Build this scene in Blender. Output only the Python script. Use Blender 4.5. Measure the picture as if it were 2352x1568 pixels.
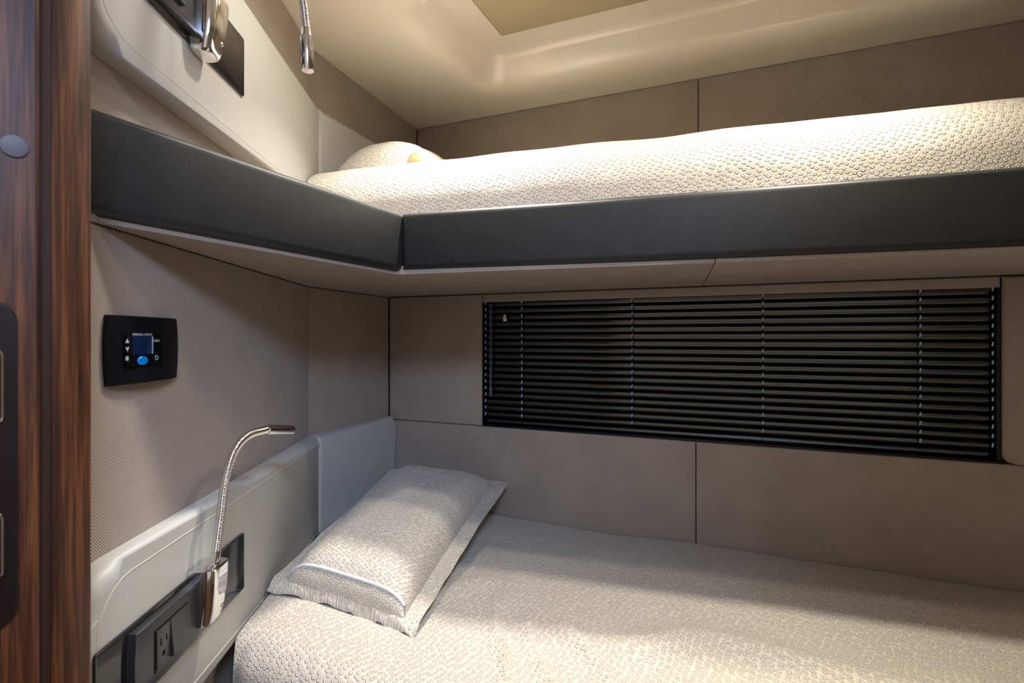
import bpy, bmesh, math, random
from mathutils import Vector, Matrix, noise
random.seed(7)
for o in list(bpy.data.objects): bpy.data.objects.remove(o)
SC = bpy.context.scene
COL = SC.collection
H = 1.15                       # eye height above the cabin floor; heights below are given from the eye

# ------------------------------------------------------------------ camera, world, exposure
cam_d = bpy.data.cameras.new('camera'); cam = bpy.data.objects.new('camera', cam_d); COL.objects.link(cam)
cam.location = (0, 0, H); cam.rotation_euler = (math.pi/2, 0, 0)
cam_d.sensor_width = 36; cam_d.lens = 1200/2352*36
cam_d.shift_y = -10/2352
cam_d.clip_start = 0.02
cam_d.dof.use_dof = True; cam_d.dof.focus_distance = 1.15; cam_d.dof.aperture_fstop = 7.0
SC.camera = cam
w = bpy.data.worlds.new('world'); SC.world = w; w.use_nodes = True
w.node_tree.nodes['Background'].inputs[0].default_value = (1.0, 0.90, 0.80, 1)
w.node_tree.nodes['Background'].inputs[1].default_value = 0.55
vs = SC.view_settings
vs.view_transform = 'Standard'; vs.look = 'None'; vs.gamma = 1; vs.use_curve_mapping = False
vs.exposure = 0.0
# ceiling downlights: x, y, watts, colour
DOWNLIGHTS = [(-0.20, 0.87, 2.5, (1.0, 0.94, 0.84)), (0.03, 0.905, 0.8, (1.0, 0.94, 0.84)), (0.48, 0.775, 3.7, (1.0, 0.91, 0.78))]
BERTH_LIGHTS = [(-0.10, 1.13, 5.4, (1.0, 0.94, 0.84)), (0.52, 0.945, 1.1, (1.0, 0.91, 0.78))]
BEAM = math.radians(165)
PASSAGE_LIGHT = ((0.15, -0.36, 0.68), (-0.36, 1.30, -0.50), 2.6, (0.52, 0.67, 1.0))   # position, aim, watts, colour

# ------------------------------------------------------------------ materials
def srgb(r, g, b):
    f = lambda c: (c/12.92 if c <= 0.04045 else ((c+0.055)/1.055)**2.4)
    return (f(r/255), f(g/255), f(b/255), 1)
class NT:
    def __init__(s, name):
        s.m = bpy.data.materials.new(name); s.m.use_nodes = True
        s.t = s.m.node_tree; s.b = s.t.nodes['Principled BSDF']
    def n(s, typ, **kw):
        x = s.t.nodes.new(typ)
        for k, v in kw.items(): setattr(x, k, v)
        return x
    def l(s, a, b): s.t.links.new(a, b)
    def math(s, op, a, b=None, c=None):
        x = s.n('ShaderNodeMath', operation=op)
        for i, v in enumerate((a, b, c)):
            if v is None: continue
            if isinstance(v, (int, float)): x.inputs[i].default_value = v
            else: s.l(v, x.inputs[i])
        return x.outputs[0]
    def ramp(s, fac, stops):
        x = s.n('ShaderNodeValToRGB'); e = x.color_ramp.elements
        while len(e) < len(stops): e.new(0.5)
        for el, (p, c) in zip(e, stops): el.position = p; el.color = c
        s.l(fac, x.inputs[0]); return x.outputs[0]
    def bump(s, h, strength, dist):
        x = s.n('ShaderNodeBump'); x.inputs['Strength'].default_value = strength; x.inputs['Distance'].default_value = dist
        s.l(h, x.inputs['Height']); s.l(x.outputs[0], s.b.inputs['Normal']); return x
    def noise(s, vec, scale, detail=3, rough=0.5):
        x = s.n('ShaderNodeTexNoise'); x.inputs['Scale'].default_value = scale
        x.inputs['Detail'].default_value = detail; x.inputs['Roughness'].default_value = rough
        if vec is not None: s.l(vec, x.inputs['Vector'])
        return x.outputs['Fac']
def plain(name, col, rough=0.5, metal=0.0, coat=0.0, emit=None, estr=0.0, grain=0.0, spec=0.5):
    t = NT(name); b = t.b
    b.inputs['Base Color'].default_value = col; b.inputs['Roughness'].default_value = rough
    b.inputs['Metallic'].default_value = metal; b.inputs['Coat Weight'].default_value = coat
    b.inputs['Specular IOR Level'].default_value = spec
    if emit: b.inputs['Emission Color'].default_value = emit; b.inputs['Emission Strength'].default_value = estr
    tc = t.n('ShaderNodeTexCoord')
    nz = t.noise(tc.outputs['Object'], 60, 2)
    t.l(t.math('MULTIPLY_ADD', nz, 0.08, rough-0.04), b.inputs['Roughness'])
    if grain: t.bump(t.noise(tc.outputs['Object'], 900, 3), grain, 0.0006)
    return t.m
def twill(name, c1, c2, pitch=0.0036):
    t = NT(name); uv = t.n('ShaderNodeTexCoord').outputs['UV']
    sp = t.n('ShaderNodeSeparateXYZ'); t.l(uv, sp.inputs[0])
    s_ = t.math('ADD', sp.outputs[0], t.math('MULTIPLY', sp.outputs[1], 0.9))
    wv = t.math('SINE', t.math('MULTIPLY', s_, 2*math.pi/pitch))
    wv = t.math('MULTIPLY_ADD', wv, 0.5, 0.5)
    cross = t.math('SINE', t.math('MULTIPLY', t.math('SUBTRACT', sp.outputs[1], sp.outputs[0]), 2*math.pi/(pitch*0.72)))
    h = t.math('ADD', wv, t.math('MULTIPLY', cross, 0.12))
    nz = t.noise(uv, 9, 3)
    fac = t.math('ADD', t.math('MULTIPLY', h, 0.8), t.math('MULTIPLY', nz, 0.25))
    t.l(t.ramp(fac, [(0.1, c1), (0.95, c2)]), t.b.inputs['Base Color'])
    t.b.inputs['Roughness'].default_value = 0.75; t.b.inputs['Sheen Weight'].default_value = 0.15
    t.bump(h, 0.35, 0.0007)
    return t.m
def dotted(name, base, dot, dark):
    t = NT(name); uv = t.n('ShaderNodeTexCoord').outputs['UV']
    mp = t.n('ShaderNodeMapping'); t.l(uv, mp.inputs[0]); mp.inputs['Scale'].default_value = (1, 1.15, 1); mp.inputs['Rotation'].default_value = (0, 0, 0.55)
    wob = t.n('ShaderNodeTexNoise'); wob.inputs['Scale'].default_value = 6; t.l(mp.outputs[0], wob.inputs['Vector'])
    mx = t.n('ShaderNodeVectorMath', operation='MULTIPLY_ADD'); t.l(wob.outputs['Color'], mx.inputs[0])
    mx.inputs[1].default_value = (0.035, 0.035, 0); t.l(mp.outputs[0], mx.inputs[2])
    v = t.n('ShaderNodeTexVoronoi', voronoi_dimensions='2D'); v.inputs['Scale'].default_value = 102
    v.inputs['Randomness'].default_value = 0.45; t.l(mx.outputs[0], v.inputs['Vector'])
    d = v.outputs['Distance']
    def prof(stops):
        r = t.n('ShaderNodeValToRGB'); e = r.color_ramp.elements
        while len(e) < len(stops): e.new(0.5)
        for el, (p, c) in zip(e, stops): el.position = p; el.color = (c, c, c, 1)
        t.l(d, r.inputs[0]); return r.outputs[0]
    bead = prof([(0.0, .45), (0.10, .5), (0.20, 1.0), (0.31, .25), (0.40, .12), (0.66, 0.22)])
    mask = prof([(0.0, 1), (0.22, 1), (0.32, 0), (1, 0)])
    fine = t.noise(uv, 700, 3)
    t.l(t.ramp(d, [(0.0, dark), (0.08, dot), (0.23, dot), (0.33, dark), (0.6, base)]), t.b.inputs['Base Color'])
    t.b.inputs['Sheen Weight'].default_value = 0.15
    t.b.inputs['Specular IOR Level'].default_value = 0.6
    t.l(t.math('MULTIPLY_ADD', mask, -0.34, 0.70), t.b.inputs['Roughness'])
    hh = t.math('ADD', bead, t.math('MULTIPLY', fine, 0.22))
    hh = t.math('ADD', hh, t.math('MULTIPLY', t.noise(uv, 30, 3), 1.1))
    t.bump(hh, 0.9, 0.0026)
    return t.m
def wood(name, c1, c2, c3):
    t = NT(name); o = t.n('ShaderNodeTexCoord').outputs['Object']
    mp = t.n('ShaderNodeMapping'); t.l(o, mp.inputs[0]); mp.inputs['Scale'].default_value = (1, 1, 0.035)
    a = t.noise(mp.outputs[0], 150, 5, 0.6); b_ = t.noise(mp.outputs[0], 520, 3)
    f = t.math('ADD', t.math('MULTIPLY', a, 0.8), t.math('MULTIPLY', b_, 0.25))
    t.l(t.ramp(f, [(0.36, c1), (0.52, c2), (0.68, c3)]), t.b.inputs['Base Color'])
    t.b.inputs['Roughness'].default_value = 0.48; t.b.inputs['Coat Weight'].default_value = 0.06
    t.bump(f, 0.15, 0.0008); return t.m
def leather(name, c1, c2):
    t = NT(name); o = t.n('ShaderNodeTexCoord').outputs['UV']
    mp = t.n('ShaderNodeMapping'); t.l(o, mp.inputs[0]); mp.inputs['Rotation'].default_value = (0, 0, 0.9); mp.inputs['Scale'].default_value = (1, 0.35, 1)
    a = t.noise(mp.outputs[0], 380, 4, 0.6); b_ = t.noise(o, 25, 4)
    f = t.math('ADD', t.math('MULTIPLY', a, 0.5), t.math('MULTIPLY', b_, 0.5))
    t.l(t.ramp(f, [(0.3, c1), (0.7, c2)]), t.b.inputs['Base Color'])
    t.b.inputs['Roughness'].default_value = 0.52; t.bump(a, 0.35, 0.0008); return t.m
def gelcoat(name, c1, c2):
    t = NT(name); o = t.n('ShaderNodeTexCoord').outputs['Object']
    t.l(t.ramp(t.noise(o, 3, 2), [(0.3, c1), (0.7, c2)]), t.b.inputs['Base Color'])
    t.b.inputs['Roughness'].default_value = 0.10; t.bump(t.noise(o, 14, 2), 0.05, 0.004); return t.m
M = {}
M['twill'] = twill('wall twill fabric', srgb(98, 86, 76), srgb(198, 183, 169))
M['vinyl'] = plain('ivory vinyl', srgb(190, 188, 181), 0.42, grain=0.12)
M['vinylseam'] = plain('ivory stitched welt', srgb(214, 208, 194), 0.5, grain=0.1)
M['leather'] = leather('charcoal leather', srgb(23, 24, 25), srgb(37, 38, 39))
M['gel'] = gelcoat('beige gelcoat', srgb(232, 222, 206), srgb(236, 228, 214))
M['hatch'] = plain('olive beige blind fabric', srgb(176, 164, 134), 0.6, grain=0.2)
M['spread'] = dotted('cream dotted bedspread', srgb(213, 203, 188), srgb(238, 232, 222), srgb(186, 175, 158))
M['chrome'] = plain('polished chrome', (0.82, 0.82, 0.83, 1), 0.09, 1.0)
M['gloss'] = plain('gloss black panel', (0.012, 0.012, 0.013, 1), 0.08, spec=0.6)
M['plate'] = plain('charcoal plastic', (0.03, 0.03, 0.032, 1), 0.38)
M['black'] = plain('matt black plastic', (0.004, 0.004, 0.006, 1), 0.4, spec=0.25)
M['slot'] = plain('dark slot', (0.002, 0.002, 0.002, 1), 0.6, spec=0.08)
M['slat'] = plain('black blind slat', (0.003, 0.003, 0.003, 1), 0.16, spec=1.0)
M['rail'] = plain('blued aluminium rail', (0.10, 0.11, 0.14, 1), 0.25, 1.0)
M['cord'] = plain('pale blue cord', srgb(170, 188, 220), 0.5)
M['clear'] = plain('grey acrylic wand', srgb(80, 84, 100), 0.15, spec=0.8)
M['white'] = plain('white plastic', srgb(225, 225, 222), 0.4)
M['zip'] = plain('white zip tape', srgb(235, 236, 242), 0.6, grain=0.3)
M['glass'] = plain('tinted night glass', (0.003, 0.003, 0.004, 1), 0.05, spec=0.7)
M['wood'] = wood('walnut wood', srgb(34, 18, 11), srgb(80, 43, 23), srgb(130, 77, 42))
M['woodedge'] = plain('brown edge strip', srgb(74, 52, 42), 0.45)
M['metal'] = plain('bronzed latch metal', srgb(58, 48, 48), 0.35, 0.6)
M['cap'] = plain('grey screw cap', srgb(96, 92, 98), 0.5)
M['screen'] = plain('blue lcd', (0.002, 0.006, 0.02, 1), 0.12, emit=(0.01, 0.05, 0.22, 1), estr=0.12)
M['bluebtn'] = plain('blue lit button', (0.0, 0.05, 0.2, 1), 0.2, emit=(0.0, 0.22, 0.75, 1), estr=0.45)
M['print'] = plain('grey printed symbol', srgb(180, 186, 200), 0.5)
M['dimprint'] = plain('dim printed symbol', srgb(70, 72, 78), 0.5)
M['lens'] = plain('lamp lens', (0.8, 0.8, 0.8, 1), 0.3, emit=(1, 0.9, 0.75, 1), estr=6)
M['darklens'] = plain('unlit lamp lens', (0.12, 0.12, 0.12, 1), 0.2)
M['floor'] = plain('dark sole boards', srgb(90, 62, 44), 0.4)
M['tan'] = plain('tan pillow lining', srgb(214, 190, 150), 0.7, grain=0.3)
M['joint'] = plain('dark joint backing', srgb(58, 50, 44), 0.9)

# ------------------------------------------------------------------ helpers
def tag(o, label=None, cat=None, group=None, kind=None):
    if label: o['label'] = label
    if cat: o['category'] = cat
    if group: o['group'] = group
    if kind: o['kind'] = kind
    return o
def empty(name, loc, parent=None):
    o = bpy.data.objects.new(name, None); COL.objects.link(o); o.location = loc; o.empty_display_size = 0.03
    if parent: put(o, parent)
    return o
def wloc(o):
    v = Vector(o.location)
    while o.parent: o = o.parent; v += Vector(o.location)
    return v
def put(o, parent):
    p = wloc(parent); o.location = Vector(o.location) - p; o.parent = parent
def obj(name, bm, mat, parent=None, origin=None, smooth=True, flat_angle=0.6):
    """world-space bmesh -> object whose origin sits at `origin` (or the mesh's middle base)"""
    bmesh.ops.recalc_face_normals(bm, faces=bm.faces)
    if origin is None:
        xs = [v.co for v in bm.verts]
        origin = Vector(((min(c.x for c in xs)+max(c.x for c in xs))/2, (min(c.y for c in xs)+max(c.y for c in xs))/2, min(c.z for c in xs)))
    origin = Vector(origin)
    for v in bm.verts: v.co -= origin
    for f in bm.faces: f.smooth = smooth
    if smooth:
        for e in bm.edges:
            if len(e.link_faces) == 2 and e.calc_face_angle(0) > flat_angle: e.smooth = False
    me = bpy.data.meshes.new(name); bm.to_mesh(me); bm.free()
    if mat: me.materials.append(M[mat] if isinstance(mat, str) else mat)
    o = bpy.data.objects.new(name, me); COL.objects.link(o); o.location = origin
    if parent: put(o, parent)
    return o
class Frame:
    """a vertical plane: s runs along it, off comes out of it into the cabin, z up (from the eye)"""
    def __init__(self, o, d, n):
        self.o = Vector(o); self.d = Vector(d).normalized(); self.n = Vector(n).normalized()
    def p(self, s, off, z):
        q = self.o + self.d*s + self.n*off
        return Vector((q.x, q.y, z+H))
def arc_poly(pts, rad):
    """round the corners of a polygon; rad = one number or one per corner"""
    n = len(pts); out = []
    for i in range(n):
        r = rad if isinstance(rad, (int, float)) else rad[i]
        a, b, c = Vector(pts[i-1]), Vector(pts[i]), Vector(pts[(i+1) % n])
        if r <= 0: out.append(tuple(b)); continue
        u = (a-b).normalized(); v = (c-b).normalized()
        ang = u.angle(v); t = r/math.tan(ang/2)
        p1 = b+u*t; p2 = b+v*t; cen = b+(u+v).normalized()*(r/math.sin(ang/2))
        k = 6
        a1 = math.atan2(p1.y-cen.y, p1.x-cen.x); a2 = math.atan2(p2.y-cen.y, p2.x-cen.x)
        da = (a2-a1+math.pi) % (2*math.pi)-math.pi
        for j in range(k+1):
            g = a1+da*j/k; out.append((cen.x+r*math.cos(g), cen.y+r*math.sin(g)))
    return out
def uvset(bm, fn):
    l = bm.loops.layers.uv.verify()
    for f in bm.faces:
        for lp in f.loops: lp[l].uv = fn(lp.vert.co)
def pad(name, fr, poly, off0, off1, bev, mat, parent=None, seg=3, origin=None):
    """padded panel: polygon in (s, z), from off0 out to off1, front edge rounded"""
    bm = bmesh.new()
    back = [bm.verts.new((s, off0, z)) for s, z in poly]
    front = [bm.verts.new((s, off1, z)) for s, z in poly]
    n = len(poly)
    for i in range(n): bm.faces.new((back[i], back[(i+1) % n], front[(i+1) % n], front[i]))
    ff = bm.faces.new(front); bm.faces.new(back[::-1])
    if bev > 0: bmesh.ops.bevel(bm, geom=list(ff.edges), offset=bev, segments=seg, profile=0.5, affect='EDGES', clamp_overlap=True)
    uvset(bm, lambda c: (c.x, c.z))
    for v in bm.verts: v.co = fr.p(v.co.x, v.co.y, v.co.z)
    return obj(name, bm, mat, parent, origin)
def rect(s0, s1, z0, z1): return [(s0, z0), (s1, z0), (s1, z1), (s0, z1)]
def plan_prism(name, pts, z0, z1, mat, parent=None, bev=0.0, seg=3, edges='all'):
    """plan polygon (x, y) extruded between two heights (from the eye)"""
    bm = bmesh.new()
    a = [bm.verts.new((x, y, z0+H)) for x, y in pts]; b = [bm.verts.new((x, y, z1+H)) for x, y in pts]; n = len(pts)
    for i in range(n): bm.faces.new((a[i], a[(i+1) % n], b[(i+1) % n], b[i]))
    bm.faces.new(a[::-1]); bm.faces.new(b)
    if bev: bmesh.ops.bevel(bm, geom=list(bm.edges), offset=bev, segments=seg, profile=0.5, affect='EDGES', clamp_overlap=True)
    uvset(bm, lambda c: (c.x*0.92-c.y*0.39, c.x*0.39+c.y*0.92+c.z))
    return obj(name, bm, mat, parent)
def tube(bm, pts, rad, sides=12, cap=True):
    """sweep a circle along pts; rad = number or list"""
    pts = [Vector(p) for p in pts]; n = len(pts); rings = []
    up = Vector((0.3, 0.2, 0.93)).normalized(); prev = None
    for i, p in enumerate(pts):
        t = (pts[min(i+1, n-1)]-pts[max(i-1, 0)]).normalized()
        if prev is None:
            x = t.cross(up)
            if x.length < 0.1: x = t.cross(Vector((1, 0, 0)))
            x.normalize()
        else: x = (prev - t*prev.dot(t)).normalized()
        y = t.cross(x); prev = x
        r = rad if isinstance(rad, (int, float)) else rad[i]
        rings.append([bm.verts.new(p+x*(r*math.cos(2*math.pi*k/sides))+y*(r*math.sin(2*math.pi*k/sides))) for k in range(sides)])
    for a, b in zip(rings, rings[1:]):
        for k in range(sides): bm.faces.new((a[k], a[(k+1) % sides], b[(k+1) % sides], b[k]))
    if cap: bm.faces.new(rings[0][::-1]); bm.faces.new(rings[-1])
    return bm
def catmull(P, per=12):
    P = [Vector(p) for p in P]; out = []
    Q = [P[0]*2-P[1]]+P+[P[-1]*2-P[-2]]
    for i in range(1, len(Q)-2):
        for j in range(per):
            t = j/per; a, b, c, d = Q[i-1], Q[i], Q[i+1], Q[i+2]
            out.append(0.5*((2*b)+(c-a)*t+(2*a-5*b+4*c-d)*t*t+(3*b-a-3*c+d)*t**3))
    out.append(P[-1]); return out
def resample(pts, step):
    out = [pts[0]]; acc = 0
    for a, b in zip(pts, pts[1:]):
        L = (b-a).length; pos = step-acc
        while pos <= L: out.append(a+(b-a)*(pos/L)); pos += step
        acc = (acc+L) % step
    return out
def text_on(name, body, fr, s, z, off, size, mat, parent, align='CENTER'):
    cu = bpy.data.curves.new(name, 'FONT'); cu.body = body; cu.size = size; cu.align_x = align; cu.align_y = 'CENTER'; cu.extrude = 0.0001
    tmp = bpy.data.objects.new('tmp', cu); COL.objects.link(tmp)
    bpy.context.view_layer.update()
    me = tmp.evaluated_get(bpy.context.evaluated_depsgraph_get()).to_mesh()
    bm = bmesh.new(); bm.from_mesh(me); bpy.data.objects.remove(tmp)
    for v in bm.verts: v.co = fr.p(s+v.co.x, off+v.co.z, z+v.co.y)
    return obj(name, bm, mat, parent, smooth=False)

# ------------------------------------------------------------------ plan of the cabin
KL = 0.0633
A0 = (-0.443-KL*0.30, 0.30)
LEFT = Frame(A0, (-KL, 1), (1, KL))                 # long left wall; s = distance beyond y = 0.30
Bc = (-0.530, 1.364)
LEFT2 = Frame(Bc, (0.3367, 1), (1, -0.3367))        # short angled return to the corner
Cl = (-0.407, 1.728); Cu = (-0.347, 1.908)          # corner below / above the bunk
DB = (0.9224, -0.3862); NB = (-0.3862, -0.9224)
BACK = Frame(Cl, DB, NB); BACKU = Frame(Cu, DB, NB)
def lefts(y): return (y-0.30)*math.sqrt(1+KL*KL)
SB = lefts(1.364)                                   # s of the bend
L2L = (Vector(Cl)-Vector(Bc)).length; L2U = (Vector(Cu)-Vector(Bc)).length
KC = (-0.235, 1.10)                                 # inner corner of the upper bunk's edge boards
DF = Vector((0.9575, -0.289)); NF = Vector((0.289, 0.9575))
DG = Vector((-0.47, -1)).normalized()               # the short side board runs this way from the corner
CEIL = 0.76; FLOOR = -H
FOOT = 1.95                                         # length of the berths along the hull

# ------------------------------------------------------------------ setting
def root(name): return tag(empty(name, (0, 0, 0)), kind='structure')
f_ = plan_prism('floor', [(-0.9, -1.2), (2.4, -1.2), (2.4, 2.0), (-0.9, 2.0)], FLOOR-0.03, FLOOR, 'floor'); tag(f_, 'dark wooden cabin sole', None, kind='structure')

wl = root('wall_left'); tag(wl, 'left bulkhead in greige twill fabric')
def rails(parent, fr, s0, s1, z0, z1): pad('backing', fr, rect(s0, s1, z0, z1), -0.045, -0.012, 0, 'joint', parent)
rails(wl, LEFT, 0.05, SB+0.02, FLOOR, CEIL+0.02)
rails(wl, LEFT2, -0.005, L2U+0.02, FLOOR, CEIL+0.02)
pad('panel', LEFT, rect(0.06, SB-0.0008, FLOOR, 0.131), -0.02, 0.0, 0.003, 'twill', wl)
pad('panel', LEFT, rect(0.06, SB-0.0008, 0.1325, CEIL-0.0015), -0.02, 0.0, 0.003, 'twill', wl)
pad('panel', LEFT2, rect(0.0008, L2L-0.001, FLOOR, 0.131), -0.02, 0.0, 0.003, 'twill', wl)
pad('panel', LEFT2, rect(0.0008, L2U-0.001, 0.1325, CEIL-0.0015), -0.02, 0.0, 0.003, 'twill', wl)

wb = root('wall_back'); tag(wb, 'hull side lined with greige twill panels around the window')
W0, W1, WZ0, WZ1 = 0.346, 1.568, -0.263, 0.107       # window opening
SEAM = 0.959
for r_ in (rect(-0.03, W0-0.02, FLOOR, 0.15), rect(W1+0.02, FOOT+0.1, FLOOR, 0.15), rect(W0-0.02, W1+0.02, FLOOR, WZ0-0.02)):
    pad('backing', BACK, r_, -0.035, -0.012, 0, 'joint', wb)
pad('panel', BACK, rect(0.002, W0-0.006, -0.2705, 0.131), -0.02, 0.0, 0.004, 'twill', wb)
pad('panel', BACK, rect(0.002, SEAM-0.001, FLOOR, -0.2725), -0.02, -0.001, 0.004, 'twill', wb)
pad('panel', BACK, rect(SEAM+0.001, FOOT+0.1, FLOOR, -0.2725), -0.02, -0.001, 0.004, 'twill', wb)
pad('panel', BACK, arc_poly(rect(W1+0.012, FOOT+0.1, -0.2705, 0.131), [0.02, 0, 0, 0]), -0.02, 0.002, 0.008, 'twill', wb)
pad('panel', BACK, rect(W0-0.004, W1+0.009, WZ1, 0.131), -0.02, -0.002, 0.004, 'twill', wb)
rails(wb, BACKU, -0.03, FOOT+0.3, 0.10, CEIL+0.02)
pad('panel', BACKU, rect(0.001, 0.969-0.001, 0.12, CEIL-0.002), -0.02, 0.0, 0.003, 'twill', wb)
pad('panel', BACKU, rect(0.969+0.001, FOOT+0.2, 0.12, CEIL-0.002), -0.02, 0.0, 0.003, 'twill', wb)

# foot wall and the bulkhead beside the doorway, both outside the picture
pF = BACK.o+BACK.d*FOOT; pFu = BACKU.o+BACKU.d*(FOOT+0.05)
nb2 = Vector(NB)
FOOTF = Frame((pFu.x, pFu.y), NB, (-DB[0], -DB[1]))
wr = root('wall_right'); tag(wr, 'end bulkhead at the foot of the berths')
pad('panel', FOOTF, rect(-0.05, 2.2, FLOOR, CEIL), -0.03, 0.0, 0.003, 'twill', wr)

# window: reveal, tinted pane, inner frame
wn = root('window_1'); tag(wn, 'long dark hull window with a black venetian blind')
pad('pane', BACK, rect(W0-0.01, W1+0.01, WZ0-0.01, WZ1+0.01), -0.085, -0.078, 0, 'glass', wn)
for nm, r_ in (('frame_rail', rect(W0-0.02, W1+0.02, WZ0-0.02, WZ0-0.003)), ('frame_rail', rect(W0-0.02, W1+0.02, WZ1+0.001, WZ1+0.02)),
               ('frame_stile', rect(W0-0.02, W0-0.002, WZ0-0.003, WZ1+0.001)), ('frame_stile', rect(W1+0.003, W1+0.02, WZ0-0.003, WZ1+0.001))):
    pad(nm, BACK, r_, -0.078, -0.006, 0.002, 'black', wn)

# ceiling: moulded liner with a raised hatch recess
ce = root('ceiling'); tag(ce, 'beige moulded ceiling liner with a raised hatch recess')
U = Vector(DB); Vv = Vector((-0.4161, -0.9094)); RO = Vector((-0.076, 1.6315))
RA, RB = 1.25, 0.43
def rloop(inset, rad, z):
    pts = arc_poly([(inset, inset*1.15), (RA-inset, inset*1.15), (RA-inset, RB-inset*1.15), (inset, RB-inset*1.15)], max(rad, 0.002))
    out = []
    for a, b in pts:
        q = RO+U*a+Vv*b; out.append(Vector((q.x, q.y, z+H)))
    return out
def ceil_mesh():
    bm = bmesh.new(); loops = []
    big = arc_poly([(-1.0, -0.5), (2.5, -0.5), (2.5, 2.3), (-1.0, 2.3)], 0.002)
    L0 = []
    for a, b in big:
        q = RO+U*a+Vv*b; L0.append(Vector((q.x, q.y, CEIL+H)))
    loops.append(L0)
    loops.append(rloop(-0.075, 0.12, CEIL))
    for ins, rad, z in ((-0.050, 0.10, CEIL+0.001), (-0.030, 0.09, CEIL+0.004), (-0.014, 0.08, CEIL+0.010), (-0.003, 0.07, CEIL+0.019), (0.004, 0.062, CEIL+0.030),
                        (0.030, 0.045, CEIL+0.072), (0.036, 0.04, CEIL+0.081), (0.042, 0.036, CEIL+0.087), (0.049, 0.030, CEIL+0.0908),
                        (0.056, 0.025, CEIL+0.092), (0.106, 0.006, CEIL+0.092), (0.1065, 0.006, CEIL+0.10)):
        loops.append(rloop(ins, rad, z))
    R = [[bm.verts.new(p) for p in L] for L in loops]
    for a, b in zip(R, R[1:]):
        n = len(a)
        for i in range(n): bm.faces.new((a[i], a[(i+1) % n], b[(i+1) % n], b[i]))
    return bm
obj('liner', ceil_mesh(), 'gel', ce, flat_angle=0.9)
bm = bmesh.new(); bm.faces.new([bm.verts.new(p) for p in rloop(0.1085, 0.006, CEIL+0.0915)])
r_ = bmesh.ops.extrude_face_region(bm, geom=bm.faces[:])
for v in r_['geom']:
    if isinstance(v, bmesh.types.BMVert): v.co.z += 0.012
obj('hatch_blind', bm, 'hatch', ce, smooth=False)
bm = bmesh.new(); bm.faces.new([bm.verts.new(p) for p in rloop(0.09, 0.006, CEIL+0.106)])
r_ = bmesh.ops.extrude_face_region(bm, geom=bm.faces[:])
for v in r_['geom']:
    if isinstance(v, bmesh.types.BMVert): v.co.z += 0.01
obj('hatch_backing', bm, 'joint', ce, smooth=False)

# door frame at the left edge of the picture, with the latch keeper and a screw cap
dr = root('door_1'); tag(dr, 'walnut door frame with latch keeper at the left edge')
def ray(px, y): return ((px-1176)/1200*y, y)
P0 = ray(209, 0.50); P1 = ray(118, 0.468)
plan_prism('jamb_post', [P0, P1, (P1[0]-0.03, P1[1]+0.03), (P1[0]-0.052, P1[1]+0.095), (P0[0]-0.066, P0[1]+0.075)], FLOOR, CEIL, 'wood', dr, 0.002, 2)
P2 = ray(121, 0.472); P3 = ray(84, 0.462)
plan_prism('edge_strip', [P2, P3, (P3[0]-0.02, P3[1]+0.02), (P2[0]-0.02, P2[1]+0.02)], FLOOR, CEIL, 'woodedge', dr, 0.0015, 2)
Q0 = Vector(ray(90, 0.452)); qd = Vector((-0.74, -0.67)).normalized(); qn = Vector((0.67, -0.74)).normalized()
JF = Frame(Q0, qd, qn)
pad('door_edge', JF, rect(0, 0.16, FLOOR, CEIL), -0.05, 0.0, 0.003, 'wood', dr)
def jf(px, py):
    # where the sight line through that pixel meets the door edge plane
    d = Vector(((px-1176)/1200, 1.0)); t = Q0.dot(qn)/d.dot(qn); q = d*t
    return (q-Q0).dot(qd), (774-py)/1200*t
s1, z1 = jf(40, 690); s2, z2 = jf(40, 1435); sl, _ = jf(-120, 700)
pad('latch_keeper', JF, arc_poly([(s1, z2), (sl, z2), (sl, z1), (s1, z1)], 0.018), 0.0005, 0.0035, 0.001, 'metal', dr)
for ya, yb in ((800, 972), (1170, 1325)):
    a, za = jf(9, ya); b, zb = jf(9, yb); c, _ = jf(-90, ya)
    o = pad('keeper_slot', JF, arc_poly([(a, zb), (c, zb), (c, za), (a, za)], 0.006), 0.003, 0.0055, 0.0012, 'chrome', dr)
    pad('slot_opening', JF, arc_poly([(a+0.0016, zb+0.002), (c-0.002, zb+0.002), (c-0.002, za-0.002), (a+0.0016, za-0.002)], 0.005), 0.004, 0.0058, 0, 'slot', o)
s_, z_ = jf(33, 336)
pad('screw_cap', JF, [(s_+0.0095*math.cos(k*math.pi/14), z_+0.0095*math.sin(k*math.pi/14)) for k in range(28)], 0.0, 0.0018, 0.0008, 'cap', dr)

# ------------------------------------------------------------------ upper bunk
ub = empty('upper_bunk', (0.2, 1.0, 0.139+H)); tag(ub, 'upper bunk tray with charcoal leather edge boards', 'bunk')
K = Vector(KC)
def lin(p, d, q, e):
    """intersection of p+d*t with q+e*u -> t"""
    det = d.x*(-e.y)+e.x*d.y
    return ((q.x-p.x)*(-e.y)+e.x*(q.y-p.y))/det
FRONT = Frame(KC, DF, -NF)               # front edge board, outer face off=0 faces the aisle
GN = Vector((1, -0.47)).normalized()
SIDE = Frame(KC, DG, GN)
tG = 0.577
tF = lin(K, DF, pF, Vector(NB)) - 0.01
PZ0, PZ1 = 0.139, 0.262
pad('front_board', FRONT, rect(0.0006, tF, PZ0, PZ1), -0.032, 0.0, 0.014, 'leather', ub, 4)
pad('side_board', SIDE, rect(-0.026, tG, PZ0, PZ1), -0.030, 0.0, 0.014, 'leather', ub, 4)
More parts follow.
